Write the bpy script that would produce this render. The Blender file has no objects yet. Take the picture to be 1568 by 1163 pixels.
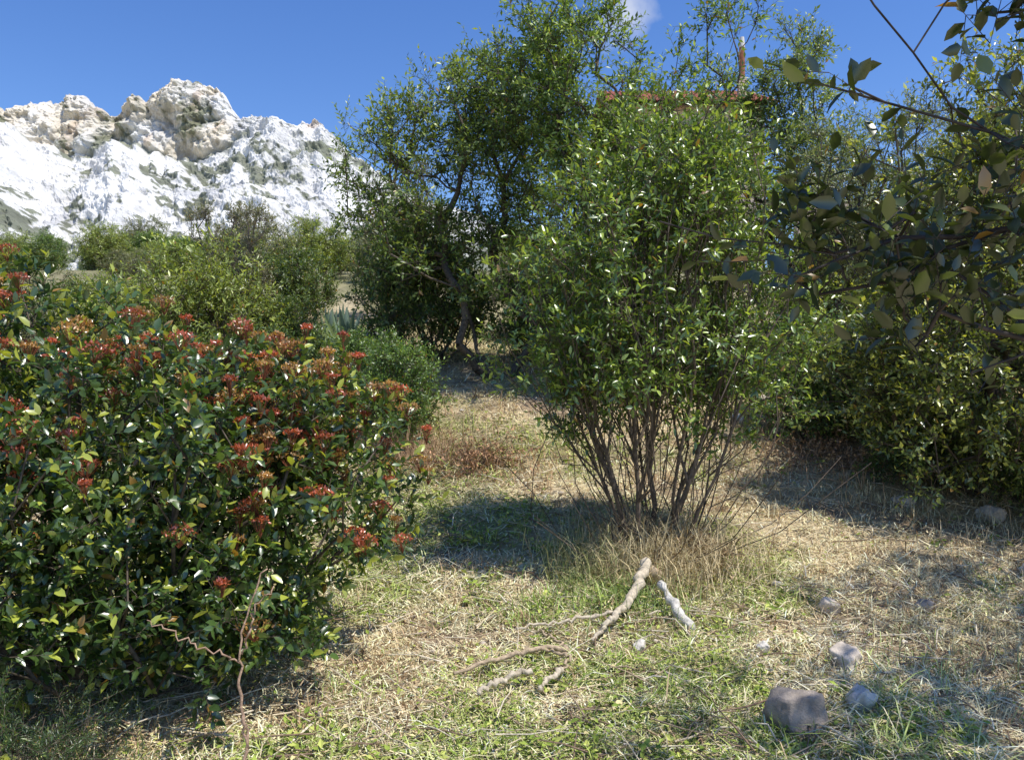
import bpy, math, numpy as np
from mathutils import Vector
rng=np.random.default_rng(11)
scene=bpy.context.scene
# ---------------------------------------------------------------- noise
_p=rng.permutation(256); PERM=np.concatenate([_p,_p,_p]).astype(np.int64)
_g=rng.normal(size=(256,3)); GR=_g/np.linalg.norm(_g,axis=1)[:,None]
def perlin(x,y,z=0.0):
    x,y,z=np.broadcast_arrays(np.asarray(x,float),np.asarray(y,float),np.asarray(z,float))
    xi=np.floor(x).astype(np.int64); yi=np.floor(y).astype(np.int64); zi=np.floor(z).astype(np.int64)
    xf=x-xi; yf=y-yi; zf=z-zi
    u=xf*xf*xf*(xf*(xf*6-15)+10); v=yf*yf*yf*(yf*(yf*6-15)+10); w=zf*zf*zf*(zf*(zf*6-15)+10)
    def g(a,b,c):
        h=PERM[(PERM[(PERM[(xi+a)&255]+yi+b)&255]+zi+c)&255]
        G=GR[h]
        return G[...,0]*(xf-a)+G[...,1]*(yf-b)+G[...,2]*(zf-c)
    l=lambda a,b,t:a+(b-a)*t
    return 1.6*l(l(l(g(0,0,0),g(1,0,0),u),l(g(0,1,0),g(1,1,0),u),v),l(l(g(0,0,1),g(1,0,1),u),l(g(0,1,1),g(1,1,1),u),v),w)
def fbm(x,y,z=0.0,o=4,gain=.5):
    s=0;a=1
    for i in range(o):
        k=2.03**i
        s=s+a*perlin(x*k+i*7.3,y*k+i*3.1,np.asarray(z)*k+i*5.7); a*=gain
    return s
def ridged(x,y,z=0.0,o=4,gain=.5):
    s=0;a=1
    for i in range(o):
        k=2.1**i
        s=s+a*(1-2*np.abs(perlin(x*k+i*9.3,y*k+i*4.1,np.asarray(z)*k+i*2.7))); a*=gain
    return s
def sp(t,k): return np.logaddexp(0,t/k)*k
def sstep(a,b,x):
    t=np.clip((x-a)/(b-a),0,1); return t*t*(3-2*t)
def G(x,y):
    x=np.asarray(x,float); y=np.asarray(y,float)
    z=.24*sp(y-5.4,.8)-.235*sp(y-30,3.0)
    z=z+.10*perlin(x*.35,y*.35,1.5)+.04*perlin(x*1.3,y*1.3,4.5)+.03*perlin(x*3.5,y*3.5,2.2)+.014*perlin(x*7,y*7,8.2)
    z=z+.04*sp(x-3,1.0)*sstep(3,9,y)*np.exp(-np.clip(y-20,0,200)/20)*(x<60)
    return z
# ---------------------------------------------------------------- mesh helper
def build_mesh(name,parts,mats,smooth=True):
    Vs=[];Cs=[];loops=[];starts=[];mi=[];off=0;lo=0
    for V,Fl,C,m in parts:
        V=np.asarray(V,float).reshape(-1,3)
        Vs.append(V)
        Cs.append(np.broadcast_to(np.asarray(C if C is not None else (1,1,1),float),V.shape))
        for F in Fl:
            F=np.asarray(F,np.int64)
            n,k=F.shape
            loops.append((F+off).ravel()); starts.append(lo+np.arange(n)*k); lo+=n*k
            mi.append(np.full(n,m))
        off+=len(V)
    V=np.concatenate(Vs);C=np.concatenate(Cs);L=np.concatenate(loops);S=np.concatenate(starts);M=np.concatenate(mi)
    me=bpy.data.meshes.new(name)
    me.vertices.add(len(V)); me.vertices.foreach_set('co',V.astype(np.float32).ravel())
    me.loops.add(len(L)); me.loops.foreach_set('vertex_index',L.astype(np.int32))
    me.polygons.add(len(S)); me.polygons.foreach_set('loop_start',S.astype(np.int32))
    me.polygons.foreach_set('material_index',M.astype(np.int32))
    me.polygons.foreach_set('use_smooth',np.full(len(S),smooth,bool))
    for m in mats: me.materials.append(m)
    me.update(calc_edges=True)
    ca=me.color_attributes.new('Col','FLOAT_COLOR','POINT')
    ca.data.foreach_set('color',np.concatenate([C,np.ones((len(C),1))],1).astype(np.float32).ravel())
    return me
def add_obj(name,me,loc=(0,0,0),rotz=0,scale=1,parent=None):
    o=bpy.data.objects.new(name,me); scene.collection.objects.link(o)
    o.location=loc; o.rotation_euler[2]=rotz
    o.scale=(scale,)*3 if np.isscalar(scale) else scale
    if parent: o.parent=parent
    return o
def nrm(a): return a/np.maximum(np.linalg.norm(a,axis=-1,keepdims=True),1e-9)
# ---------------------------------------------------------------- materials
def newmat(name):
    m=bpy.data.materials.new(name); m.use_nodes=True
    nt=m.node_tree; b=nt.nodes['Principled BSDF']; return m,nt,b
def leaf_mat(name,rough=.35,trans=.3,gloss=.06,tcol=(2.0,1.9,.8,1)):
    m,nt,b=newmat(name); nt.nodes.remove(b); out=nt.nodes['Material Output']
    at=nt.nodes.new('ShaderNodeAttribute'); at.attribute_name='Col'
    df=nt.nodes.new('ShaderNodeBsdfDiffuse'); nt.links.new(at.outputs['Color'],df.inputs['Color'])
    cur=df
    if trans>0:
        tr=nt.nodes.new('ShaderNodeBsdfTranslucent')
        mx=nt.nodes.new('ShaderNodeMix'); mx.data_type='RGBA'; mx.blend_type='MULTIPLY'; mx.inputs[0].default_value=1
        nt.links.new(at.outputs['Color'],mx.inputs[6]); mx.inputs[7].default_value=tcol
        nt.links.new(mx.outputs[2],tr.inputs['Color'])
        ms=nt.nodes.new('ShaderNodeMixShader'); ms.inputs[0].default_value=trans
        nt.links.new(df.outputs[0],ms.inputs[1]); nt.links.new(tr.outputs[0],ms.inputs[2]); cur=ms
    if gloss>0:
        gl=nt.nodes.new('ShaderNodeBsdfGlossy'); gl.inputs['Roughness'].default_value=rough; gl.inputs['Color'].default_value=(1,1,1,1)
        m2=nt.nodes.new('ShaderNodeMixShader'); m2.inputs[0].default_value=gloss; nt.links.new(cur.outputs[0],m2.inputs[1]); nt.links.new(gl.outputs[0],m2.inputs[2]); cur=m2
    nt.links.new(cur.outputs[0],out.inputs['Surface'])
    return m
M_leaf=leaf_mat('glossy_leaf',.32,.27,.08)
M_leafm=leaf_mat('matte_leaf',.42,.32,.05)
M_grass=leaf_mat('grass_blades',.6,0,0)
def attr_noise_mat(name,rough,scale,lo,hi,bump,bscale,bdist,col=None,detail=5):
    m,nt,b=newmat(name); b.inputs['Roughness'].default_value=rough; b.inputs['Specular IOR Level'].default_value=.25
    tc=nt.nodes.new('ShaderNodeTexCoord')
    n=nt.nodes.new('ShaderNodeTexNoise'); n.inputs['Scale'].default_value=scale; n.inputs['Detail'].default_value=detail; n.inputs['Roughness'].default_value=.65
    nt.links.new(tc.outputs['Object'],n.inputs['Vector'])
    mr=nt.nodes.new('ShaderNodeMapRange'); mr.inputs[1].default_value=.3; mr.inputs[2].default_value=.7; mr.inputs[3].default_value=lo; mr.inputs[4].default_value=hi
    nt.links.new(n.outputs['Fac'],mr.inputs[0])
    if col is None:
        at=nt.nodes.new('ShaderNodeAttribute'); at.attribute_name='Col'; cs=at.outputs['Color']
    else:
        r=nt.nodes.new('ShaderNodeRGB'); r.outputs[0].default_value=(*col,1); cs=r.outputs[0]
    vm=nt.nodes.new('ShaderNodeVectorMath'); vm.operation='SCALE'
    nt.links.new(cs,vm.inputs[0]); nt.links.new(mr.outputs[0],vm.inputs['Scale'])
    nt.links.new(vm.outputs[0],b.inputs['Base Color'])
    if bump>0:
        n2=nt.nodes.new('ShaderNodeTexNoise'); n2.inputs['Scale'].default_value=bscale; n2.inputs['Detail'].default_value=detail; n2.inputs['Roughness'].default_value=.7
        nt.links.new(tc.outputs['Object'],n2.inputs['Vector'])
        bp=nt.nodes.new('ShaderNodeBump'); bp.inputs['Strength'].default_value=bump; bp.inputs['Distance'].default_value=bdist
        nt.links.new(n2.outputs['Fac'],bp.inputs['Height']); nt.links.new(bp.outputs[0],b.inputs['Normal'])
    return m
M_bark=attr_noise_mat('bark',.85,30,.6,1.4,0,60,.01,detail=1)
M_ground=attr_noise_mat('dry_ground',.95,9,.55,1.35,0,40,.015,detail=4)
M_rock=attr_noise_mat('limestone_boulder',.9,14,.65,1.2,.7,25,.02)
M_wood=attr_noise_mat('weathered_wood',.85,40,.6,1.3,.6,60,.01,detail=3)
M_mtn=attr_noise_mat('mountain_limestone',.95,.25,.74,1.15,.8,.35,1.4,detail=9)
M_plaster=attr_noise_mat('cream_plaster',.9,2,.85,1.1,.2,30,.01,(.66,.52,.40))
M_roof=attr_noise_mat('terracotta_tiles',.85,3,.7,1.2,.4,20,.02,(.34,.11,.065))
M_rust=attr_noise_mat('rusty_metal',.8,8,.6,1.3,.3,30,.01,(.36,.15,.08))
M_white=attr_noise_mat('white_paint',.6,5,.9,1.05,.1,30,.005,(.75,.72,.66))
M_glass=attr_noise_mat('dark_window_glass',.15,1,.9,1.1,.0,1,.001,(.03,.035,.04))
# ---------------------------------------------------------------- tubes
def tubes(A,B,ra,rb,k=5):
    A=np.asarray(A,float);B=np.asarray(B,float)
    n=len(A); d=nrm(B-A)
    ref=np.where(np.abs(d[:,2:3])>.9,np.array([[1.,0,0]]),np.array([[0,0,1.]]))
    s=nrm(np.cross(d,ref)); t=np.cross(d,s)
    a=np.arange(k)/k*2*np.pi
    ring=np.cos(a)[None,:,None]*s[:,None]+np.sin(a)[None,:,None]*t[:,None]
    V=np.concatenate([A[:,None]+ring*np.asarray(ra)[:,None,None],B[:,None]+ring*np.asarray(rb)[:,None,None]],1)
    j=np.arange(k); jn=(j+1)%k
    f=np.stack([j,jn,jn+k,j+k],1)
    F=(f[None]+(np.arange(n)*2*k)[:,None,None]).reshape(-1,4)
    return V.reshape(-1,3),F
def polytube(P,r,k=7,cap=True):
    P=np.asarray(P,float); r=np.asarray(r,float); n=len(P)
    d=nrm(np.gradient(P,axis=0))
    s=np.cross(d[0],[0.1,.2,1]); s/=np.linalg.norm(s); S=[]
    for i in range(n):
        s=s-d[i]*np.dot(s,d[i]); s/=np.linalg.norm(s); S.append(s)
    S=np.array(S);T=np.cross(d,S); a=np.arange(k)/k*2*np.pi
    V=P[:,None]+(np.cos(a)[None,:,None]*S[:,None]+np.sin(a)[None,:,None]*T[:,None])*r[:,None,None]
    V=V.reshape(-1,3); F=[]
    for i in range(n-1):
        for j in range(k):
            F.append((i*k+j,i*k+(j+1)%k,(i+1)*k+(j+1)%k,(i+1)*k+j))
    Fl=[np.array(F)]
    if cap:
        Fl.append(np.array([list(range(k))[::-1],[(n-1)*k+j for j in range(k)]]))
    return V,Fl
def smoothpath(P,n,jit=0,seed=0):
    P=np.asarray(P,float); L=np.r_[0,np.cumsum(np.linalg.norm(np.diff(P,axis=0),axis=1))]
    t=np.linspace(0,L[-1],n); Q=np.stack([np.interp(t,L,P[:,i]) for i in range(3)],1)
    for _ in range(2): Q[1:-1]=.25*Q[:-2]+.5*Q[1:-1]+.25*Q[2:]
    if jit:
        r=np.random.default_rng(seed); J=r.normal(size=Q.shape)*jit; J[0]=0; Q=Q+J
    return Q
# ---------------------------------------------------------------- leaves
HI=np.array([[0,0,0],[.3,-.42,.12],[.3,0,0],[.3,.42,.12],[.68,-.36,.08],[.68,0,-.04],[.68,.36,.08],[1,0,-.16]])
HF4=np.array([[1,4,5,2],[2,5,6,3]]); HF3=np.array([[0,1,2],[0,2,3],[4,7,5],[5,7,6]])
LO=np.array([[0,0,0],[.45,-.5,.14],[1,0,-.08],[.45,.5,.14]])
LF3=np.array([[0,1,2],[0,2,3]])
def leaves(pos,d,up,ln,wd,col,hi):
    d=nrm(d); s=nrm(np.cross(d,up)); n=np.cross(s,d)
    T=HI if hi else LO; k=len(T)
    V=pos[:,None]+d[:,None]*(T[None,:,0:1]*ln[:,None,None])+(s[:,None]*T[None,:,1:2]+n[:,None]*T[None,:,2:3])*wd[:,None,None]
    o=(np.arange(len(pos))*k)[:,None,None]
    Fl=[(f[None]+o).reshape(-1,f.shape[1]) for f in ([HF4,HF3] if hi else [LF3])]
    C=np.repeat(col,k,axis=0)
    return V.reshape(-1,3),Fl,C
LB=1.95
def plant_mesh(name,blobs,nclump,root=(0,0,0),guides=(),extra=None,seed=1,alpha=.6,gap=-.25,gfreq=1.6,seg=.22,
               sprigs=6,slen=.22,nleaf=9,ll=.055,lw=.45,dark=(.035,.06,.012),light=(.09,.13,.03),tipc=(.15,.19,.05),tipf=.15,
               hi=True,rtip=.0035,rpow=.45,barkc=(.10,.08,.06),upb=.4,mat=None,stems=0,stemr=.15,stemh=.4,spread=.09,rmax=.12,
               red=0,redc=(.48,.125,.06),lb=None,bowk=.08):
    r=np.random.default_rng(seed); lb=LB if lb is None else lb
    dark=np.array(dark)*lb*.75; light=np.array(light)*lb; tipc=np.array(tipc)*lb*1.08
    pts=[];cen=[]
    if len(blobs):
        B=np.array(blobs,float); vol=np.prod(B[:,3:6],axis=1)**.8; pr=vol/vol.sum()
        while len(pts)<nclump:
            b=B[r.choice(len(B),p=pr)]
            u=r.normal(size=3); u/=np.linalg.norm(u)
            f=r.random()**.42*(1+.28*float(perlin(u[0]*1.8+seed,u[1]*1.8,u[2]*1.8+b[0])))
            p=b[:3]+u*f*b[3:6]
            if float(perlin(p[0]*gfreq+seed*3.3,p[1]*gfreq,p[2]*gfreq))<gap and r.random()<.9: continue
            pts.append(p); cen.append(b[:3])
    if extra is not None:
        for p in extra: pts.append(np.array(p,float)); cen.append(np.array(p,float)-np.array([0,0,.15]))
    pts=np.array(pts);cen=np.array(cen)
    root=np.array(root,float)
    N=60000; NP=np.zeros((N,3)); PL=np.zeros(N); PA=np.full(N,-1); n=0; W=np.zeros(N)
    NP[0]=root; n=1
    for g in guides:
        g=np.asarray(g,float)
        dd=np.linalg.norm(NP[:n]-g[0],axis=1); par=int(dd.argmin())
        Q=smoothpath(np.vstack([NP[par],g]) if dd[par]>.02 else g,max(3,int(np.sum(np.linalg.norm(np.diff(g,axis=0),axis=1))/.12)),.008,seed)
        for q in Q[1:]:
            NP[n]=q; PA[n]=par; PL[n]=PL[par]+np.linalg.norm(q-NP[par]); par=n; n+=1
    for i in range(stems):
        a=2*np.pi*i/stems+r.random()*.8; rr=stemr*np.sqrt(r.random())
        p0=root+np.array([math.cos(a)*rr*.5,math.sin(a)*rr*.5,-.05]); NP[n]=p0; PA[n]=-1; PL[n]=0; par=n; n+=1
        hk=r.uniform(.5,1.4)
        for j in range(1,4):
            q=p0+np.array([math.cos(a)*rr*(1+j*.7),math.sin(a)*rr*(1+j*.7),stemh*hk*j/3+.05])+r.normal(size=3)*.018
            NP[n]=q; PA[n]=par; PL[n]=PL[par]+np.linalg.norm(q-NP[par]); par=n; n+=1
    order=np.argsort(np.linalg.norm(pts-root,axis=1))
    for i in order:
        c=pts[i]; dd=np.linalg.norm(NP[:n]-c,axis=1)
        cost=dd+alpha*PL[:n]+np.where(NP[:n,2]>c[2]+.05,.5*(NP[:n,2]-c[2]),0)+(0.15*r.random(n))
        if stems: cost[0]+=9
        par=int(cost.argmin()); P0=NP[par].copy(); L=dd[par]; m=max(1,int(L/seg))
        bow=r.normal(size=3)*bowk*L+np.array([0,0,-.06*L])
        for j in range(1,m+1):
            t=j/m; q=P0+(c-P0)*t+bow*math.sin(math.pi*t)+(r.normal(size=3)*.014 if j<m else 0)
            if n>=N-1: break
            NP[n]=q; PA[n]=par; PL[n]=PL[par]+np.linalg.norm(q-NP[par]); par=n; n+=1
        W[par]+=1
    for i in range(n-1,0,-1):
        if PA[i]>=0: W[PA[i]]+=max(W[i],0.5 if W[i]==0 else W[i])
    R=np.minimum(rtip*np.maximum(W[:n],1)**rpow,rmax)
    e=np.where(PA[:n]>=0)[0]
    ra=np.minimum(R[PA[e]],R[e]*1.35)
    parts=[]
    bc=np.array(barkc)
    V,F=tubes(NP[PA[e]],NP[e],ra,R[e],6)
    parts.append((V,[F],np.repeat(bc[None]*(.7+.6*r.random((len(e),1))),12,0),0))
    nc=len(pts); S=sprigs
    sc=np.repeat(pts,S,0); cc=np.repeat(cen,S,0); ns_=len(sc)
    out=nrm(sc-cc+1e-6)
    sd=nrm(r.normal(size=(ns_,3))*.8+out*.55+np.array([0,0,upb]))
    sL=slen*(.6+.8*r.random(ns_))
    st=sc+r.normal(size=(ns_,3))*spread*.5
    V,F=tubes(np.concatenate([sc,st]),np.concatenate([st,st+sd*sL[:,None]]),np.full(2*ns_,rtip*.6),np.full(2*ns_,rtip*.35),3)
    parts.append((V,[F],bc*1.1,0))
    K=nleaf; t=np.tile(np.linspace(.15,1.02,K),ns_)
    P=np.repeat(st,K,0)+np.repeat(sd,K,0)*(np.repeat(sL,K)*t)[:,None]
    D=np.repeat(sd,K,0); ph=np.tile(np.arange(K)*2.4,ns_)+np.repeat(r.random(ns_)*6.28,K)
    sx=nrm(np.cross(D,np.array([.3,.2,1.0]))); sy=np.cross(D,sx)
    rad=sx*np.cos(ph)[:,None]+sy*np.sin(ph)[:,None]
    ld=nrm(D*(.35+.5*t)[:,None]+rad*.8+r.normal(size=P.shape)*.22)
    up=nrm(D*.7+np.array([0,0,.7])+r.normal(size=P.shape)*.35)
    L=ll*(.55+.65*r.random(len(P)))
    clb=np.repeat(r.random(nc),S*K)
    mixf=np.clip(.6*r.random(len(P))+.45*clb,0,1)[:,None]
    col=dark*(1-mixf)+light*mixf
    tp=((t>.8)&(r.random(len(P))<tipf*2.2))[:,None]
    col=np.where(tp,tipc*(.8+.4*r.random((len(P),1))),col)
    old=(r.random(len(P))<.012)[:,None]
    col=np.where(old,np.array([.3,.17,.035]),col)
    V,Fl,C=leaves(P,ld,up,L,L*lw*(.85+.3*r.random(len(P))),col,hi)
    parts.append((V,Fl,C,1))
    if red:
        sc_=(out[:,2]*.5+perlin(sc[:,0]*1.5,sc[:,1]*1.5,seed)*.9+.6*r.random(ns_)-out[:,1]*.35)
        h=(sc[:,2]-sc[:,2].min())/np.ptp(sc[:,2])
        sc_=sc_+h*1.0+.42*sc[:,0]
        idx=np.argsort(-sc_)[:int(red*2.2)]; idx=r.choice(idx,red,replace=False)
        tip=(st+sd*sL[:,None])[idx]+np.array([0,0,.02]); m=80
        a=r.random((red,m))*6.28; q=np.sqrt(r.random((red,m)))*.07*(.4+.7*r.random((red,1)))
        pp=tip[:,None]+np.stack([np.cos(a)*q,np.sin(a)*q,.035-7*q*q+.015*r.random((red,m))],-1)
        pp=pp.reshape(-1,3); nn=len(pp)
        cr=np.array(redc)*(.5+.9*r.random((nn,1)))*np.repeat(.75+.5*r.random((red,1)),m,0)
        cr=np.where((np.repeat(r.random(red),m)<.4)[:,None],cr*np.array([.9,1.9,1.2]),cr)
        V,Fl,C=leaves(pp,r.normal(size=(nn,3))+np.array([0,0,.8]),r.normal(size=(nn,3)),np.full(nn,.017)*(.6+.8*r.random(nn)),np.full(nn,.010),cr,False)
        parts.append((V,Fl,C,1))
        bb=np.repeat(tip-np.array([0,0,.05]),m//4,0); ee=pp.reshape(red,m,3)[:,:m//4].reshape(-1,3)
        V,F=tubes(bb,ee,np.full(len(bb),.0013),np.full(len(bb),.0009),3)
        parts.append((V,[F],np.array([.25,.08,.04]),0))
    return build_mesh(name,parts,[M_bark,mat or M_leaf])
def gz(x,y): return float(G(x,y))
# ================================================================= GROUND
def axis(lo,hi,step,far_lo,far_hi,g=1.13):
    a=list(np.arange(lo,hi,step)); s=step;v=hi
    while v<far_hi: a.append(v); s*=g; v+=s
    a.append(far_hi)
    s=step;v=lo-step;b=[]
    while v>far_lo: b.append(v); s*=g; v-=s
    b.append(far_lo)
    return np.array(b[::-1]+a)
xs=axis(-5,7,.05,-900,900); ys=axis(2,13,.05,-300,1200)
X,Y=np.meshgrid(xs,ys); Z=G(X,Y)
def green_mask(x,y):
    g=.40+1.5*fbm(x*.7,y*.7,3.3,3)+.7*perlin(x*2.6,y*2.6,9.)
    g=g+.45*np.exp(-((x+.3)**2/1.2+(y-6)**2/3))+.15*np.exp(-((x-.6)**2/2+(y-4)**2/.5))-.35*sstep(1.5,3,x)-.3*sstep(7.5,9.5,y)*(y<14)
    return np.clip(g,0,1)
def soil_mask(x,y): return np.clip(2.0*fbm(x*1.1+9,y*1.1,1.1,3)-.15+.35*sstep(2,4,x)*sstep(5,7,y),0,1)
gm=green_mask(X,Y)[...,None]
tan=np.array([.52,.42,.26]); soil=np.array([.27,.20,.13]); grn=np.array([.22,.24,.08])
s=1-soil_mask(X,Y)[...,None]
C=(tan*s+soil*(1-s))*(1-gm*.5)+grn*gm*.5
far=sstep(14,26,Y)[...,None]
C=C*(1-far*.6)+np.array([.11,.13,.055])*far*.6
nx,ny=len(xs),len(ys)
I=np.arange(nx*ny).reshape(ny,nx)
F=np.stack([I[:-1,:-1],I[:-1,1:],I[1:,1:],I[1:,:-1]],-1).reshape(-1,4)
me=build_mesh('ground',[(np.stack([X,Y,Z],-1).reshape(-1,3),[F],C.reshape(-1,3),0)],[M_ground]); add_obj('ground',me)
# ================================================================= MOUNTAIN
rx=np.array([-420,-241,-196,-174,-167.5,-161,-156.4,-148.7,-140.9,-134.2,-127.6,-122,-116.5,-114.2,-103.1,-96.4,-93.8,-85.3,-74.2,-64.2,-58.7,-49.8,-36.4,-7.6,48,159,420])
rz=np.array([84,91.5,92.6,94.2,96.5,100.2,97.2,100.7,98.4,93.8,99.3,97.2,102.5,105.8,103.5,100.6,93.8,90.8,89.2,89.6,83.4,76.5,66.2,52.4,38.6,30,34])
cx=np.array([-420,-241,-196,-174,-165.3,-158.7,-147.5,-139.8,-134.2,-124.2,-116.4,-103.1,-96.4,-90.9,-85.3,-74.2,-63.1,-54.2,-36.4,48,159,420])
cz=np.array([76,80,83.7,87,82.2,77.8,74.8,78.7,83.3,80,74.8,73.9,78.3,83.7,84.5,82.8,82,74,61,36,28,30])
u=np.concatenate([np.linspace(-400,-205,90,endpoint=False),np.linspace(-205,-20,800,endpoint=False),np.linspace(-20,400,90)])
NU=len(u)
zr=np.interp(u,rx,rz)+2.4*ridged(u*.13,u*0+.5,.3,4)-1.6+.5*perlin(u*.9,2.2,.1)
zc=np.interp(u,cx,cz)+1.2*perlin(u*.3,5.5,.2)
zc=np.minimum(zc,zr-2)
v=np.concatenate([np.linspace(0,1,300,endpoint=False),np.linspace(1,2,110,endpoint=False),np.linspace(2,3,30)])
VV,UU=np.meshgrid(v,u,indexing='ij')
ZR=zr[None];ZC=zc[None]
t=np.clip(VV,0,1); t2=np.clip(VV-1,0,1); t3=np.clip(VV-2,0,1)
Yb=115+170*t+ 18*t2**1.5+90*t3
Zb=2+(ZC-2)*(t**1.12) + (ZR-ZC)*np.sin(t2*np.pi/2)**.9 - 70*t3
Xb=UU*(Yb/290)
low=np.clip(t*6,0,1)
S=Yb*.45+Zb*.9
qa=.8*Xb+.6*S; qb=-.6*Xb+.8*S
d1=ridged(qa*.035,qb*.02,.7,3)*4.5
d2=ridged(qa*.08,qb*.05,2.7,5,.55)*2.8
d3=fbm(Xb*.5,S*.5,1.,3,.6)*.55
cm=sstep(.97,1.03,VV)*(1-t3)
topf=1-.7*sstep(1.75,2.0,VV)
disp=(d1*(1-.6*cm)+d2*(1-.2*cm)+d3)*low*topf
vert=(fbm(Xb*.09,Zb*.09,4.4,4,.55)*4.5+ridged(Xb*.2,Zb*.2,1.4,4,.6)*1.1)*cm*topf
Yb=Yb-(disp*.7+vert)*(1-.4*t3)
Zb=Zb+(disp-3)*.45*low*(1-cm)*(1-.3*t3)
white=np.array([.87,.85,.80]); grey=np.array([.60,.59,.57]); buff=np.array([.80,.72,.58]); veg=np.array([.15,.17,.08]); orange=np.array([.6,.44,.3])
n1=fbm(qa*.07,qb*.04,1.1,5,.62)[...,None]; a=np.clip(.72+.9*n1,0,1)
C=grey*(1-a)+white*a
bm=np.clip(cm[...,None]*(0.5+.9*fbm(Xb*.07,Zb*.07,3.,3)[...,None])*sstep(-92,-98,UU)[...,None]*1.3,0,1)
C=C*(1-bm)+buff*a*bm+ .8*buff*(1-a)*bm
om=np.clip(fbm(Xb*.12,Zb*.05,7.,3)-.4,0,1)[...,None]*2*cm[...,None]; C=C*(1-np.clip(om,0,.5))+orange*np.clip(om,0,.5)
vg=fbm(qa*.075,qb*.04,6.6,5,.68)+.35*perlin(Xb*.5,S*.5,1.)
hgt=1-sstep(6,58,Zb)
vm=sstep(.32,.46,vg+.62*hgt-.06-(.25*cm))
line=np.exp(-((VV-.985)/.014)**2)*(perlin(Xb*.1,2.2,.5)>-.35)*(UU<-88)
right=sstep(-95,-65,UU)*.3*sstep(30,70,Zb)
vm=np.clip(vm+line*.9+sstep(.25,.5,vg+right)*.5,0,1)[...,None]
C=C*(1-vm*.82)+veg*(.8+.5*perlin(Xb*.8,Zb*.8,3.)[...,None])*vm*.82
C=np.clip(C,.02,.88)
ni=len(v);I=np.arange(ni*NU).reshape(ni,NU)
F=np.stack([I[:-1,:-1],I[:-1,1:],I[1:,1:],I[1:,:-1]],-1).reshape(-1,4)
me=build_mesh('limestone_mountain',[(np.stack([Xb,Yb,Zb],-1).reshape(-1,3),[F],C.reshape(-1,3),0)],[M_mtn],smooth=False)
add_obj('limestone_mountain',me)
# ================================================================= PLANTS
def P(name,root,me,rotz=0,scale=1): return add_obj(name,me,root,rotz,scale)
x0,y0=-1.92,4.35; z0=gz(x0,y0)
bl=[(0,-.1,1.1,1.0,.8,.8),(.8,.15,.9,.6,.6,.65),(-.9,0,1.25,.9,.8,.8),(-.2,-.55,.65,.85,.5,.5),(.35,.4,1.15,.75,.6,.52),(-1.6,0,1.0,.8,.8,.8),(.5,-.35,.5,.55,.45,.35),(.1,0,.4,.9,.6,.3),(-.3,-.8,.3,.75,.35,.3)]
me=plant_mesh('red_tip_shrub',bl,780,seed=3,alpha=.5,gap=-.2,gfreq=2.2,sprigs=6,slen=.16,nleaf=10,ll=.062,lw=.54,dark=(.02,.042,.013),light=(.052,.09,.018),tipc=(.18,.2,.03),tipf=.22,stems=10,stemr=.3,red=320,rtip=.0035,upb=.55)
P('red_tip_shrub',(x0,y0,z0),me)
x0,y0=1.0,6.2; z0=gz(x0,y0)
bl=[(-.1,0,2.1,1.0,.85,.75),(-.65,-.1,1.7,.6,.6,.65),(.3,.1,2.4,.8,.7,.75),(.65,0,1.6,.6,.55,.7),(0,0,2.85,.75,.7,.45),(-.2,-.3,1.5,.8,.45,.4),(.2,.3,1.2,.9,.6,.4),(-.5,.1,1.2,.5,.4,.3)]
me=plant_mesh('multi_stem_shrub',bl,540,seed=5,alpha=.92,gap=-.1,gfreq=2.2,sprigs=6,slen=.2,nleaf=10,ll=.058,lw=.42,dark=(.032,.062,.012),light=(.09,.14,.024),tipc=(.18,.23,.04),tipf=.28,stems=30,stemr=.44,stemh=.6,rtip=.0033,rpow=.40,upb=.5,barkc=(.13,.10,.075),bowk=.13)
P('multi_stem_shrub',(x0,y0,z0),me)
GT=dict(sprigs=8,slen=.3,nleaf=9,ll=.085,lw=.38,hi=False,rtip=.005,mat=M_leafm,rmax=.11)
x0,y0=-.2,12.; z0=gz(x0,y0)
bl=[(-1.3,0,2.7,1.15,1.2,1.1),(.2,0,3.7,1.2,1.2,1.2),(-.7,0,1.75,1.1,1.1,.8),(-2.15,0,3.35,.5,.5,.4),(-.6,0,3.9,.7,.8,.6),(.7,.3,2.4,1.0,1.0,1.0),(.5,0,4.7,.6,.6,.5)]
me=plant_mesh('evergreen_tree',bl,470,seed=8,alpha=.35,gap=.0,gfreq=1.3,stems=4,stemr=.25,stemh=.8,dark=(.032,.06,.013),light=(.095,.135,.028),tipc=(.16,.2,.045),tipf=.22,**GT)
P('evergreen_tree',(x0,y0,z0),me)
x0,y0=1.3,10.8; z0=gz(x0,y0)
bl=[(-.35,0,3.9,1.0,1.0,1.0),(.75,0,2.7,1.1,1.0,1.0),(.95,0,3.9,.75,.6,.7),(1.5,0,4.5,.45,.5,.5),(0,0,2.6,1.2,1.0,1.0),(-.7,0,4.9,.5,.6,.5)]
me=plant_mesh('evergreen_tree',bl,350,seed=9,alpha=.35,gap=.04,gfreq=1.5,stems=4,stemr=.25,stemh=.8,dark=(.037,.07,.014),light=(.10,.15,.028),tipc=(.17,.22,.05),tipf=.22,**GT)
P('evergreen_tree.001',(x0,y0,z0),me)
x0,y0=4.1,13.; z0=gz(x0,y0)
bl=[(-.1,0,3.4,1.2,1.1,1.1),(.7,0,2.6,1.4,1.2,1.1),(-1.1,0,2.3,1.2,1.2,1.0),(.3,0,4.7,.5,.5,.8),(-.6,0,3.9,.7,.6,.5),(1.0,0,1.3,1.3,1.2,.9)]
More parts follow.
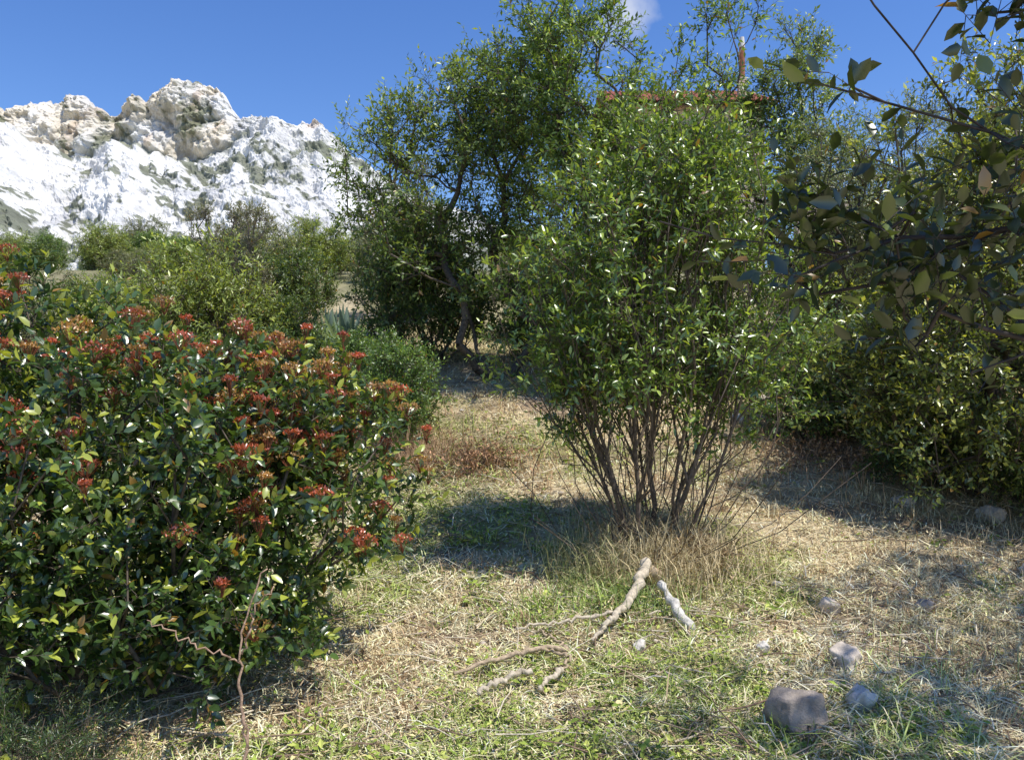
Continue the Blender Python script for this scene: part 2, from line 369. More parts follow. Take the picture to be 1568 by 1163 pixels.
me=plant_mesh('evergreen_tree',bl,400,seed=10,alpha=.35,gap=.04,gfreq=1.5,stems=4,stemr=.25,stemh=.8,dark=(.05,.08,.022),light=(.12,.16,.05),tipc=(.19,.23,.08),**GT)
P('evergreen_tree.002',(x0,y0,z0),me)
x0,y0=4.5,7.7; z0=gz(x0,y0)
bl=[(-.4,-.4,2.6,.95,1.0,1.3),(-.3,-.5,1.3,1.1,1.1,.9),(-1.2,-.3,1.25,.75,.8,.6),(.9,0,3.1,1.2,1.2,1.2),(-.6,-.6,.65,.9,.8,.45)]
me=plant_mesh('holm_oak_tree',bl,700,seed=12,alpha=.35,gap=-.18,gfreq=1.5,stems=5,stemr=.3,stemh=.6,sprigs=7,slen=.22,nleaf=10,ll=.062,lw=.45,hi=False,dark=(.032,.05,.012),light=(.11,.14,.024),tipc=(.24,.25,.045),tipf=.32,rtip=.0045,rmax=.09)
P('holm_oak_tree',(x0,y0,z0),me)
x0,y0=5.2,11.4; z0=gz(x0,y0)
bl=[(-.5,0,2.4,1.2,1.2,1.2),(.3,0,2.9,1.0,1,.9),(0,0,1.4,1.4,1.2,.9),(1.6,0,2.8,1.2,1.2,1.2)]
me=plant_mesh('olive_tree',bl,340,seed=13,alpha=.35,gap=-.05,gfreq=1.2,stems=3,stemr=.2,stemh=.7,dark=(.065,.085,.045),light=(.13,.155,.08),tipc=(.18,.2,.11),sprigs=8,slen=.28,nleaf=10,ll=.07,lw=.28,hi=False,rtip=.005,mat=M_leafm)
P('olive_tree',(x0,y0,z0),me)
# near tree whose shaded boughs reach into the view
x0,y0=3.2,2.3; z0=gz(x0,y0)
rel=lambda a:[(p[0]-x0,p[1]-y0,p[2]-z0) for p in a]
g0=rel([(3.2,2.3,z0),(3.15,2.3,1.2),(2.9,2.25,2.0),(3.0,2.3,2.9),(3.3,2.5,3.8)])
gb=rel([(2.9,2.25,1.9),(2.3,2.1,2.1),(1.75,1.95,2.05),(1.2,1.88,2.06),(1.0,1.85,2.12),(.86,1.8,2.27),(.78,1.8,2.36),(.7,1.8,2.5)])
gc=rel([(2.3,2.1,2.1),(1.75,2.0,1.98),(1.1,1.9,1.95),(.85,1.9,1.90),(.6,1.95,1.88),(.45,2.0,1.93),(.36,2.05,1.97)])
gd=rel([(1.75,2.0,1.98),(1.45,2,1.7),(1.15,1.9,1.64),(.95,1.9,1.75)])
ge=rel([(1.0,1.85,2.12),(.88,1.85,2.18),(.75,1.85,2.2),(.62,1.85,2.25)])
gf=rel([(.86,1.8,2.27),(.96,1.8,2.36),(1.02,1.82,2.5)])
gh=rel([(1.2,1.88,2.06),(1.22,1.85,2.25),(1.15,1.85,2.45)])
ex=[]
r=np.random.default_rng(4)
for c,n_,s_ in [((.74,1.9,1.90),10,.05),((.9,1.9,1.83),9,.06),((1.08,1.9,1.9),7,.06),((.66,1.9,1.85),3,.03),((1.08,1.85,2.1),2,.04),((1.14,1.85,2.42),7,.06),((.73,1.82,2.23),1,.01),((1.08,1.9,1.7),4,.05),((1.2,1.9,2.2),4,.05),((.9,1.9,1.7),2,.03)]:
    for k in range(n_): ex.append(np.array(c)+r.normal(size=3)*s_)
bl=[(.2,.3,4.3,1.3,1.1,.6),(1.2,2.0,4.1,1.0,1.0,.6),(-1.5,-.8,3.5,1.1,.9,.4),(.7,.7,3.3,.9,.9,.45),(1.6,3.2,3.2,.95,.8,.45),(2.0,4.2,3.6,.9,.8,.4)]
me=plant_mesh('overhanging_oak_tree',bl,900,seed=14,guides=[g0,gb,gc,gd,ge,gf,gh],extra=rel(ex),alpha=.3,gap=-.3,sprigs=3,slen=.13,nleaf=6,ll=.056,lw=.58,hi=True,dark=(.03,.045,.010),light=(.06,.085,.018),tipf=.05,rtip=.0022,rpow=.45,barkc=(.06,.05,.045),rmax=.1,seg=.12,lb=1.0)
P('overhanging_oak_tree',(x0,y0,z0),me)
def shrub(nm,seed,dk,lt,tp,n=170,ll=.06,lw=.4,mat=None,blobs=None,stems=9,gap=-.25,**k):
    bl=blobs or [(0,0,.75,.85,.8,.6),(.4,.2,.6,.6,.6,.5),(-.4,-.1,.65,.6,.6,.5),(.1,0,1.15,.5,.5,.35)]
    return plant_mesh(nm,bl,n,seed=seed,alpha=.6,gap=gap,gfreq=1.8,sprigs=8,slen=.2,nleaf=9,ll=ll,lw=lw,hi=False,dark=dk,light=lt,tipc=tp,stems=stems,stemr=.2,stemh=.25,mat=mat or M_leafm,**k)
sA=shrub('green_shrub',21,(.035,.07,.013),(.08,.135,.028),(.14,.2,.045),n=210)
sB=shrub('yellow_green_shrub',22,(.08,.10,.022),(.16,.2,.045),(.22,.25,.06),ll=.07,lw=.32,n=200)
sC=shrub('grey_green_shrub',23,(.07,.08,.04),(.13,.145,.07),(.18,.18,.1),ll=.065,lw=.32,n=150,gap=-.1,rtip=.005)
sD=shrub('dark_green_shrub',24,(.026,.05,.012),(.065,.1,.022),(.13,.16,.04),ll=.065,n=200)
tall=[(0,0,1.5,.45,.4,.6),(.1,0,1.0,.5,.45,.5),(-.1,0,2.0,.3,.3,.4)]
sE=shrub('slender_shrub',25,(.07,.075,.045),(.13,.14,.08),(.18,.16,.09),blobs=tall,n=80,gap=-.05,rtip=.006,stems=12,barkc=(.2,.16,.13))
cnt={}
def put(me,x,y,s,rz,zs=1.0):
    n=cnt.get(me.name,0); cnt[me.name]=n+1
    nm=me.name if n==0 else '%s.%03d'%(me.name,n)
    add_obj(nm,me,(x,y,gz(x,y)-.05),rz,(s,s,s*zs))
L_=[(sD,-2.65,9.6,.9,.3,.95),(sA,-1.25,9.2,.7,1.2,1.15),(sA,-1.9,10.6,.8,2.2,.85),(sD,-3.6,9.0,.75,4,1.0),
 (sB,-4.4,12.2,1.25,.5,1.1),(sB,-5.9,13,1.0,2.5,.95),(sC,-6.6,11.5,.85,1.1,.95),(sC,-7.8,12.5,.85,3.1,.9),(sD,-5.2,10.4,.7,5,1.0),(sD,-4.2,10.6,.75,1,.9),(sD,-7.2,14.5,.9,1,.9),(sC,-8.4,15.5,1.0,1,.8),(sD,-3.6,13.0,.8,2,1.0),
 (sC,-5.0,17.2,1.2,.4,1.0),(sC,-2.1,16.9,1.3,2.4,1.3),(sE,-5.7,16,.85,0,1.15),(sE,-4.6,15.2,.85,2,1.15),(sE,-5.1,15.5,.8,3,1.2),(sE,-1.8,14.6,1.1,4,1.2),(sD,-4.2,16.2,1.0,2,1.1),
 (sD,-1.3,13.2,1.2,3,1.2),(sD,.6,12.8,1.1,2,1.1),
 (sA,3.3,9.4,.95,.8,1.0),(sD,4.2,9.0,1.05,2.8,1.1),(sA,2.9,11.5,.8,4,1.0),(sD,3.9,7.9,.7,3,1.0),(sD,4.6,6.9,.8,1,1.0),
 (sC,2.6,14.5,1.0,1,1.0),(sC,6.5,9.5,1.2,2,1.2),(sB,7.6,8.2,1.1,2,1.2),(sC,1.0,15.5,1.3,1,1.1),(sD,5.5,15,1.2,2,1.1),(sC,7.5,14,1.5,4,1.2)]
for a in L_: put(*a)
r=np.random.default_rng(77)
for i in range(60):
    y=r.uniform(18.5,36); x=r.uniform(-.8,.8)*y
    if 24<y<40 and 2<x<14: continue
    if abs(x/y+.19)<.05 and y<23: continue
    m=[sE,sC,sC,sD,sA,sB][r.integers(6)]
    s=r.uniform(.6,1.2)*(.85 if x<-2 else 1.4)*(.7 if (m is sE and x<-2) else 1)
    put(m,x,y,s,r.random()*6,r.uniform(.7,1.1))
for i in range(60):
    y=r.uniform(24,75); x=-y*r.uniform(.15,.75)
    put([sB,sC,sD,sA][r.integers(4)],x,y,r.uniform(.9,1.5),r.random()*6,r.uniform(.6,1.0))
me=plant_mesh('juniper_sprawl',[(0,0,.15,.4,.35,.2)],50,seed=31,sprigs=8,slen=.13,nleaf=26,ll=.022,lw=.22,hi=False,dark=(.03,.06,.02),light=(.06,.11,.03),stems=4,rtip=.002,mat=M_leafm,lb=1.2)
P('juniper_sprawl',(-1.9,3.25,gz(-1.9,3.25)),me)
# ================================================================= GRASS & LITTER
def blades(x,y,ln,wd,tilt,az,col,z=None,curve=.3,seed=0):
    r=np.random.default_rng(seed); n=len(x); z=G(x,y) if z is None else z
    h=np.stack([np.cos(az),np.sin(az),0*az],1); s=np.stack([-np.sin(az),np.cos(az),0*az],1)
    p=np.stack([x,y,z],1)
    m=p+(h*np.cos(tilt)[:,None]+np.array([0,0,1])*np.sin(tilt)[:,None])*(ln*.55)[:,None]
    t2=tilt-curve*(1+r.random(n))
    e=m+(h*np.cos(t2)[:,None]+np.array([0,0,1])*np.sin(t2)[:,None])*(ln*.45)[:,None]
    w=s*wd[:,None]*.5
    V=np.stack([p-w,p+w,m+w*.8,m-w*.8,e],1).reshape(-1,3)
    o=(np.arange(n)*5)[:,None]
    return V,[np.array([[0,1,2,3]])+o,np.array([[3,2,4]])+o],np.repeat(col,5,0)
def scatter(n,d0,d1,seed,k=.8):
    r=np.random.default_rng(seed); d=d0*np.exp(r.random(n)*math.log(d1/d0)); return (r.random(n)*2-1)*k*d,d,r
x,y,r=scatter(230000,2.7,16,41,.72)
keep=r.random(len(x))>soil_mask(x,y)*.65; x=x[keep]; y=y[keep]; n=len(x)
gmk=green_mask(x,y); isg=r.random(n)<gmk*.55
straw=np.array([[.88,.77,.50],[.76,.63,.39],[.9,.84,.60],[.52,.39,.23],[.86,.79,.44]])[r.integers(0,5,n)]
green=np.array([[.34,.40,.11],[.46,.52,.17],[.21,.28,.07],[.60,.61,.26]])[r.integers(0,4,n)]
col=np.where(isg[:,None],green,straw)*(.8+.5*r.random((n,1)))
brn=sstep(2,3.5,x)*.3+sstep(7,9,y)*.25
col=np.clip(col*(1-brn[:,None]*np.array([.1,.25,.35])),0,.92)
sc=1+y/9
patch=.4+.7*np.clip(fbm(x*1.3,y*1.3,5.5,2)+.4,0,1)
ln=r.uniform(.03,.13,n)*sc*patch; wd=r.uniform(.0018,.0048,n)*sc
long_=r.random(n)<.06; ln=np.where(long_,ln*2.3,ln); wd=np.where(long_,wd*1.5,wd)
tilt=np.abs(r.normal(0,.24,n))+.02+isg*r.random(n)*.4
heap=np.clip(perlin(x*4.5,y*4.5,12.)+.1,0,1)*.09
zz=G(x,y)+r.random(n)*(.02+heap)
parts=[(*blades(x,y,ln,wd,tilt,r.random(n)*6.28,col,zz,seed=1),0)]
x,y,r=scatter(2400,2.8,14,52,.72); nt_=len(x); kk=26
gmk=green_mask(x,y)
pal=np.array([[.88,.78,.50],[.66,.52,.31],[.36,.43,.11],[.48,.53,.16],[.23,.31,.07],[.48,.33,.19]])
pi=np.where(r.random(nt_)<gmk*.75,r.integers(2,5,nt_),np.array([0,1,5])[r.integers(0,3,nt_)])
h0=r.uniform(.03,.09,nt_)*(1+y/14); rd=r.uniform(.015,.06,nt_)*(1+y/10)
X2=np.repeat(x,kk)+r.normal(size=nt_*kk)*np.repeat(rd,kk); Y2=np.repeat(y,kk)+r.normal(size=nt_*kk)*np.repeat(rd,kk)
c2=np.clip(np.repeat(pal[pi],kk,0)*(.6+.7*r.random((nt_*kk,1))),0,.9)
parts.append((*blades(X2,Y2,np.repeat(h0,kk)*r.uniform(.5,1.5,nt_*kk),r.uniform(.002,.005,nt_*kk)*(1+Y2/9),r.uniform(.2,1.4,nt_*kk),r.random(nt_*kk)*6.28,c2,curve=.4,seed=9),0))
def weeds(x,y,r,Ls):
    n=len(x); col=np.array([[.19,.26,.05],[.29,.36,.07],[.44,.47,.12],[.62,.52,.26]])[r.choice(4,n,p=[.3,.35,.25,.1])]*(.8+.4*r.random((n,1)))
    L=r.uniform(.5,1.4,n)*Ls*(1+y/12)
    V,Fl,C=leaves(np.stack([x,y,G(x,y)+r.random(n)*.07],1),r.normal(size=(n,3))*np.array([1,1,.35]),r.normal(size=(n,3))*.4+np.array([0,0,1]),L,L*.5,col,False)
    parts.append((V,Fl,C,0))
x,y,r=scatter(40000,2.7,14,42,.72); k=r.random(len(x))<(.12+.88*green_mask(x,y)); weeds(x[k],y[k],r,.022)
x,y,r=scatter(800,2.8,12,62,.72); k=r.random(len(x))<(.1+.9*green_mask(x,y)); x,y=x[k],y[k]; X2=np.repeat(x,22);Y2=np.repeat(y,22); weeds(X2+r.normal(size=len(X2))*.045*(1+Y2/12),Y2+r.normal(size=len(X2))*.045*(1+Y2/12),r,.032)
r=np.random.default_rng(5)
for (tx,ty,nn,h,c,sd) in [(.95,5.75,900,.45,(.66,.54,.31),.22),(.75,5.3,400,.28,(.30,.40,.13),.2),(1.3,6.0,800,.48,(.62,.50,.3),.25),(.6,5.9,600,.42,(.44,.44,.2),.2),(1.0,6.0,700,.6,(.5,.42,.25),.3),(.2,5.2,200,.2,(.3,.42,.1),.2),(2.6,4.6,500,.22,(.6,.53,.3),.35),(2.2,4.3,250,.2,(.4,.46,.18),.3),
   (-1.0,8.6,500,.55,(.38,.25,.15),.3),(-.6,8.9,200,.4,(.48,.35,.2),.3),(0,8.3,300,.28,(.5,.32,.18),.3),(3.1,8.6,500,.35,(.50,.32,.2),.5),(4.2,8.0,400,.3,(.5,.35,.2),.5),(-.7,4.2,200,.15,(.38,.46,.14),.25),(3.8,6.3,400,.25,(.6,.48,.28),.5),(.9,6.4,500,.45,(.5,.4,.24),.25),(1.0,4.2,300,.12,(.4,.5,.17),.4)]:
    xx=tx+r.normal(size=nn)*sd; yy=ty+r.normal(size=nn)*sd
    cc=np.array(c)*(.6+.8*r.random((nn,1)))
    parts.append((*blades(xx,yy,h*r.uniform(.4,1.1,nn),r.uniform(.002,.005,nn)*(1+ty/15),r.uniform(.6,1.5,nn),r.random(nn)*6.28,cc,curve=.5,seed=int(nn)),0))
me=build_mesh('cut_grass',parts,[M_grass],smooth=False); add_obj('cut_grass',me)
x,y,r=scatter(3200,2.8,13,43); n=len(x); az=r.random(n)*6.28; L=r.uniform(.06,.38,n)
A=np.stack([x,y,G(x,y)+.03+r.random(n)*.03],1); x2=x+np.cos(az)*L; y2=y+np.sin(az)*L
Bm=np.stack([x2,y2,G(x2,y2)+.03+r.random(n)*.06],1); mid=(A+Bm)/2+r.normal(size=(n,3))*.014
rr=r.uniform(.0015,.0055,n)
V,F=tubes(np.concatenate([A,mid]),np.concatenate([mid,Bm]),np.concatenate([rr,rr*.9]),np.concatenate([rr*.9,rr*.5]),5)
cc=np.repeat(np.tile(np.array([[.42,.31,.2],[.72,.62,.46],[.25,.17,.11],[.68,.56,.36]])[r.integers(0,4,n)],(2,1)),10,0)
me=build_mesh('twig_litter',[(V,[F],cc,0)],[M_wood]); add_obj('twig_litter',me)
def brush(name,cx_,cy_,rad,h,n,c,seed):
    r=np.random.default_rng(seed); A=np.stack([cx_+r.normal(size=n)*rad*.5,cy_+r.normal(size=n)*rad*.4,np.zeros(n)],1)
    A[:,2]=G(A[:,0],A[:,1])+r.random(n)*h*.5
    d=r.normal(size=(n,3))*np.array([1,1,.45])+np.array([0,0,.25]); B=A+nrm(d)*r.uniform(.15,.45,n)[:,None]
    V,F=tubes(A,B,np.full(n,.004),np.full(n,.0015),4)
    m=n*14; k=r.integers(0,n,m); t=r.random(m)[:,None]; Pp=A[k]*(1-t)+B[k]*t
    L=r.uniform(.02,.05,m)
    V2,F2,C2=leaves(Pp,r.normal(size=(m,3)),r.normal(size=(m,3)),L,L*.4,np.array(c)*(.5+r.random((m,1))),False)
    me=build_mesh(name,[(V,[F],np.array([.2,.14,.09]),0),(V2,F2,C2,1)],[M_bark,M_grass]); add_obj(name,me)
brush('dry_brush_heap',-.35,8.3,.55,.2,160,(.44,.26,.15),1)
brush('dry_brush_heap.001',3.2,8.7,.6,.2,160,(.42,.28,.17),2)
brush('dry_brush_heap.002',1.15,6.0,.35,.25,110,(.42,.3,.17),3)
# ================================================================= DEAD WOOD
def limb(parts,pts,r0,r1,c,seed,n=22):
    Q=smoothpath([(a,b,gz(a,b)+h) for a,b,h in pts],n,.007,seed)
    rr=np.linspace(r0,r1,n)*(1+.15*np.random.default_rng(seed).normal(size=n))
    V,Fl=polytube(Q,np.abs(rr),8); parts.append((V,Fl,c,0))
pw=(.58,.49,.36); gw=(.62,.58,.51); bw=(.46,.35,.23)
parts=[]; limb(parts,[(.86,5.40,.24),(.78,5.22,.17),(.66,5.0,.10)],.034,.026,pw,1)
limb(parts,[(.66,5.0,.10),(.56,4.85,.09),(.44,4.68,.06)],.022,.011,pw,31)
limb(parts,[(.60,4.95,.08),(.42,4.92,.08),(.2,4.9,.06),(.02,4.86,.06)],.012,.006,pw,2)
limb(parts,[(.86,5.40,.2),(.95,5.55,.08),(1.0,5.7,-.05)],.04,.06,bw,4,8)
me=build_mesh('split_dead_branch',parts,[M_wood]); add_obj('split_dead_branch',me)
parts=[]; limb(parts,[(.90,5.18,.19),(.96,5.02,.11),(1.03,4.86,.045)],.022,.030,gw,6,12)
me=build_mesh('bleached_log',parts,[M_wood]); add_obj('bleached_log',me)
parts=[]; limb(parts,[(.3,4.55,.08),(.12,4.52,.09),(-.08,4.40,.08),(-.28,4.22,.06)],.016,.011,bw,7)
limb(parts,[(.12,4.52,.08),(.3,4.45,.08),(.25,4.25,.06)],.011,.006,bw,8)
limb(parts,[(.3,4.55,.07),(.22,4.70,.10),(.14,4.82,.06)],.010,.005,bw,12)
me=build_mesh('fallen_branch',parts,[M_wood]); add_obj('fallen_branch',me)
parts=[]; limb(parts,[(.10,4.2,.07),(-.02,4.12,.07),(-.17,3.98,.06)],.017,.011,pw,9)
me=build_mesh('fallen_branch',parts,[M_wood]); add_obj('fallen_branch.001',me)
parts=[]; limb(parts,[(.25,4.25,.07),(.17,4.13,.07),(.13,4.05,.06)],.016,.012,pw,19)
me=build_mesh('fallen_branch',parts,[M_wood]); add_obj('fallen_branch.002',me)
parts=[]; limb(parts,[(-.96,3.10,.3),(-1.0,3.13,.55),(-1.0,3.16,.75),(-.92,3.2,.93)],.006,.003,(.42,.28,.19),10)
limb(parts,[(-.98,3.11,.42),(-.95,3.08,.2),(-.90,3.05,.0)],.006,.006,(.42,.28,.19),11)
limb(parts,[(-1.0,3.15,.62),(-.95,3.16,.8),(-.88,3.16,.86)],.004,.002,(.42,.28,.19),13)
limb(parts,[(-1.0,3.13,.6),(-1.18,3.1,.70),(-1.34,3.12,.76)],.004,.002,(.42,.28,.19),15)
me=build_mesh('dead_twig',parts,[M_wood]); add_obj('dead_twig',me)
# ================================================================= STONES
def ico(sub):
    import bmesh
    bm=bmesh.new(); bmesh.ops.create_icosphere(bm,subdivisions=sub,radius=1)
    V=np.array([v.co[:] for v in bm.verts]); F=np.array([[v.index for v in f.verts] for f in bm.faces]); bm.free(); return V,F
IV,IF=ico(4); IV2,IF2=ico(2)
def stone(name,x,y,sx,sy,sz,c,seed,sink=.25):
    r=np.random.default_rng(seed); V=IV.copy()
    for k in range(11):
        nn=nrm(r.normal(size=3)); d=r.uniform(.5,.8); q=V@nn; V=V-np.where(q>d,(q-d)*.95,0)[:,None]*nn
    f=1.12+.2*fbm(V[:,0]*1.3+seed,V[:,1]*1.3,V[:,2]*1.3,5,.6); V=V*f[:,None]*np.array([sx,sy,sz])
    me=build_mesh(name,[(V,[IF],np.array(c)*(1+.12*perlin(IV[:,0]*3,IV[:,1]*3,IV[:,2]*3+seed))[:,None],0)],[M_rock]); 
    add_obj(name,me,(x,y,gz(x,y)+sz*(1-sink*2)*.9),r.random()*6)
wl=(.74,.68,.59); gy=(.38,.32,.26); tn=(.62,.53,.43)
S=[(1.27,3.78,.125,.11,.135,gy,1),(1.60,3.92,.08,.075,.095,wl,2),(1.74,4.40,.11,.09,.07,tn,3),(1.95,5.2,.07,.07,.07,tn,4),(.70,4.65,.05,.045,.055,wl,5),(1.36,4.6,.035,.035,.04,wl,6),
 (2.55,5.25,.08,.06,.05,gy,7),(4.0,7.1,.13,.1,.08,tn,8),(3.4,7.4,.09,.07,.06,tn,9),(1.75,5.6,.045,.04,.04,wl,10),(.55,4.1,.03,.025,.02,wl,12),(3.0,10.2,.22,.18,.18,tn,14),(2.6,9.9,.12,.1,.1,wl,15),(3.6,5.9,.08,.07,.06,tn,17)]
for i,(a,b,c1,c2,c3,cc,sd) in enumerate(S): stone('limestone_rock' if i==0 else 'limestone_rock.%03d'%i,a,b,c1,c2,c3,cc,sd)
for i,(a,b,s1) in enumerate([(-2.35,14.4,.3),(-2.2,14.7,.25),(-3.6,15.2,.22),(-4.3,18.6,.25)]): stone('hillside_boulder' if i==0 else 'hillside_boulder.%03d'%i,a,b,s1,s1*.8,s1*.6,wl,30+i)
x,y,r=scatter(170,2.8,14,44); parts=[]
for i in range(len(x)):
    s1=r.uniform(.005,.018)*(1+y[i]/12); V=IV2*(1+.3*r.normal(size=(len(IV2),1))*.4)*np.array([s1,s1*r.uniform(.6,1),s1*.6])
    parts.append((V+np.array([x[i],y[i],gz(x[i],y[i])+s1*.3+.012]),[IF2],np.array(wl if r.random()<.3 else tn)*r.uniform(.6,1.),0))
me=build_mesh('pebbles',parts,[M_rock]); add_obj('pebbles',me)
# ================================================================= AGAVE
def agave(name,x,y,s,seed):
    r=np.random.default_rng(seed); parts=[]
    for i in range(26):
        az=i*2.4; el=.25+1.15*(i/26); L=s*r.uniform(.8,1.05); h=np.array([math.cos(az),math.sin(az),0]); sd=np.array([-math.sin(az),math.cos(az),0])
        V=[];n=8
        for j in range(n):
            t=j/(n-1); e=el+.25*t; p=h*math.cos(e)*L*t+np.array([0,0,math.sin(e)*L*t])
            w=s*.085*math.sin(math.pi*min(.98,.3+.7*t))**.8; up=np.array([-math.cos(az)*math.sin(e),-math.sin(az)*math.sin(e),math.cos(e)])
            V+= [p-sd*w+up*w*.4,p-up*w*.15,p+sd*w+up*w*.4]
        F=[]
        for j in range(n-1):
            for k in (0,1): F.append((j*3+k,j*3+k+1,j*3+k+4,j*3+k+3))
        parts.append((np.array(V),[np.array(F)],np.array([.22,.30,.24])*r.uniform(.8,1.15),0))
    me=build_mesh(name,parts,[M_leafm]); add_obj(name,me,(x,y,gz(x,y)))
agave('agave_plant',-2.7,13.9,.8,1); agave('agave_plant.001',-3.1,14.6,.65,2)
# ================================================================= HOUSE
def box(x0,x1,y0,y1,z0,z1):
    V=np.array([[x,y,z] for z in (z0,z1) for y in (y0,y1) for x in (x0,x1)],float)
    F=np.array([[0,2,3,1],[4,5,7,6],[0,1,5,4],[2,6,7,3],[0,4,6,2],[1,3,7,5]]); return V,[F]
def simple(name,parts,mat,parent): 
    me=build_mesh(name,[(V,Fl,None,0) for V,Fl in parts],[mat],smooth=False); return add_obj(name,me,parent=parent)
H=bpy.data.objects.new('country_house',None); scene.collection.objects.link(H); H.location=(3.7,30,gz(7,31)-.65)
hw,hd,hh=5.2,7.0,6.3
V,Fl=box(0,hw,0,hd,0,hh); gab=np.array([[0,0,hh],[0,hd,hh],[0,hd/2,hh+1.5],[hw,0,hh],[hw,hd,hh],[hw,hd/2,hh+1.5]],float)
simple('walls',[(V,Fl),(gab,[np.array([[0,2,1],[3,4,5]])])],M_plaster,H)
rp=[]
for sgn in (0,1):
    for i in range(28):
        xx=-.35+i*(hw+.7)/28; w=(hw+.7)/28
        y0_,y1_=(-.45,hd/2) if sgn==0 else (hd+.45,hd/2)
        zA,zB=hh-.02,hh+1.63
        a=np.linspace(0,np.pi,6); ring=np.stack([xx+w/2-np.cos(a)*w*.5,0*a,np.sin(a)*.09],1)
        A_=ring+np.array([0,y0_,zA]); B_=ring+np.array([0,y1_,zB]); V=np.concatenate([A_,B_]); F=np.array([[j,j+1,j+7,j+6] for j in range(5)]); rp.append((V,[F]))
sl=np.array([[-.35,-.45,hh-.10],[hw+.35,-.45,hh-.10],[hw+.35,hd/2,hh+1.55],[-.35,hd/2,hh+1.55],[-.35,hd+.45,hh-.10],[hw+.35,hd+.45,hh-.10]])
rp.append((sl,[np.array([[0,1,2,3],[3,2,5,4]])]))
simple('tiled_roof',rp,M_roof,H)
gl=[];fr=[]
for wx in (.7,2.2,3.7):
    for wz in (.9,4.0):
        gl.append(box(wx,wx+.9,-.02,.0,wz,wz+1.2))
        for q_ in (box(wx-.1,wx,-.06,0,wz-.1,wz+1.3),box(wx+.9,wx+1.0,-.06,0,wz-.1,wz+1.3),box(wx,wx+.9,-.06,0,wz+1.2,wz+1.3),box(wx,wx+.9,-.08,0,wz-.1,wz),box(wx+.42,wx+.48,-.05,-.021,wz,wz+1.2)): fr.append(q_)
simple('window_glass',gl,M_glass,H); simple('window_frames',fr,M_white,H)
simple('chimney',[box(4.66,4.94,1.36,1.64,hh+.3,hh+1.5)],M_plaster,H)
V,Fl=polytube(np.array([[4.8,1.5,hh+1.5],[4.8,1.5,hh+2.0],[4.8,1.5,hh+2.6]]),np.array([.11,.11,.10]),12); simple('flue_pipe',[(V,Fl)],M_rust,H)
V,Fl=polytube(np.array([[4.8,1.5,hh+2.62],[4.8,1.5,hh+3.0]]),np.array([.11,.08]),12); simple('flue_cap',[(V,Fl)],M_white,H)
T=bpy.data.objects.new('terrace_balustrade',None); scene.collection.objects.link(T); T.location=(9.2,27.5,gz(10,27.5)-.2)
simple('retaining_wall',[box(0,4,0,.35,0,2.3)],M_plaster,T)
simple('rail',[box(-.05,4.05,-.05,.40,3.05,3.17)],M_white,T)
bal=[]
for i in range(17):
    bx=.1+i*.237; zz_=np.array([2.3,2.4,2.55,2.7,2.9,3.05]); V,Fl=polytube(np.stack([np.full(6,bx),np.full(6,.17),zz_],1),np.array([.06,.04,.075,.05,.035,.06]),8); bal.append((V,Fl))
simple('balusters',bal,M_white,T)
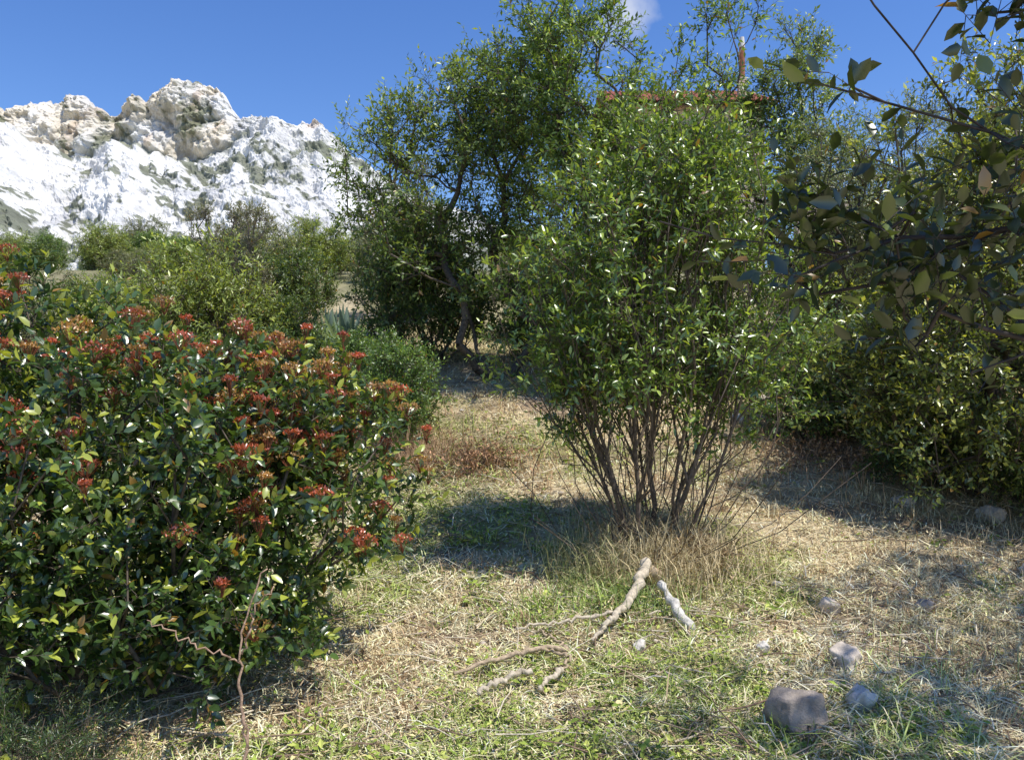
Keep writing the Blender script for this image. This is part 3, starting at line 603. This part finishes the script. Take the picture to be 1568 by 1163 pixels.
# ================================================================= SKY, SUN, CAMERA
sv=Vector((.37,-.20,.88)).normalized()
el=math.asin(sv.z); azm=math.atan2(sv.x,sv.y)
w=bpy.data.worlds.new('World'); scene.world=w; w.use_nodes=True; nt=w.node_tree; bg=nt.nodes['Background']
sky=nt.nodes.new('ShaderNodeTexSky'); sky.sky_type='NISHITA'; sky.sun_disc=False; sky.sun_elevation=el; sky.sun_rotation=azm; sky.altitude=600; sky.dust_density=.2; sky.air_density=1.1; sky.ozone_density=4.0
hs=nt.nodes.new('ShaderNodeHueSaturation'); hs.inputs['Saturation'].default_value=1.22; hs.inputs['Hue'].default_value=.513; hs.inputs['Value'].default_value=1.5; nt.links.new(sky.outputs[0],hs.inputs['Color'])
tc=nt.nodes.new('ShaderNodeTexCoord')
nz=nt.nodes.new('ShaderNodeTexNoise'); nz.inputs['Scale'].default_value=14; nz.inputs['Detail'].default_value=7; nt.links.new(tc.outputs['Generated'],nz.inputs['Vector'])
dp=nt.nodes.new('ShaderNodeVectorMath'); dp.operation='DISTANCE'; cdv=Vector((.137,1,.44)).normalized(); dp.inputs[1].default_value=cdv; nt.links.new(tc.outputs['Generated'],dp.inputs[0])
m1=nt.nodes.new('ShaderNodeMapRange'); m1.inputs[1].default_value=.0; m1.inputs[2].default_value=.08; m1.inputs[3].default_value=.62; m1.inputs[4].default_value=-.1; m1.clamp=True; nt.links.new(dp.outputs['Value'],m1.inputs[0])
ad=nt.nodes.new('ShaderNodeMath'); ad.operation='ADD'; nt.links.new(m1.outputs[0],ad.inputs[0]); nt.links.new(nz.outputs['Fac'],ad.inputs[1])
m2=nt.nodes.new('ShaderNodeMapRange'); m2.inputs[1].default_value=.72; m2.inputs[2].default_value=1.15; m2.inputs[3].default_value=0; m2.inputs[4].default_value=.9; nt.links.new(ad.outputs[0],m2.inputs[0])
mx=nt.nodes.new('ShaderNodeMix'); mx.data_type='RGBA'; nt.links.new(m2.outputs[0],mx.inputs[0]); nt.links.new(hs.outputs[0],mx.inputs[6]); mx.inputs[7].default_value=(8,8.2,8.5,1)
nt.links.new(mx.outputs[2],bg.inputs['Color']); bg.inputs['Strength'].default_value=.115
sl=bpy.data.lights.new('sun','SUN'); sl.energy=5.0; sl.angle=math.radians(.5); sl.color=(1,.96,.88)
so=bpy.data.objects.new('sun',sl); scene.collection.objects.link(so); so.rotation_euler=sv.to_track_quat('Z','Y').to_euler(); so.location=(10,5,30)
cam=bpy.data.cameras.new('camera'); cam.sensor_width=36; cam.lens=36/(2*math.tan(math.radians(31))); cam.clip_end=3000; cam.clip_start=.05
co=bpy.data.objects.new('camera',cam); scene.collection.objects.link(co); co.location=(0,0,1.6); co.rotation_euler=(math.radians(90),0,0); scene.camera=co
scene.view_settings.view_transform='Standard'; scene.view_settings.look='None'; scene.view_settings.exposure=0
print('verts',sum(len(m.vertices) for m in bpy.data.meshes))
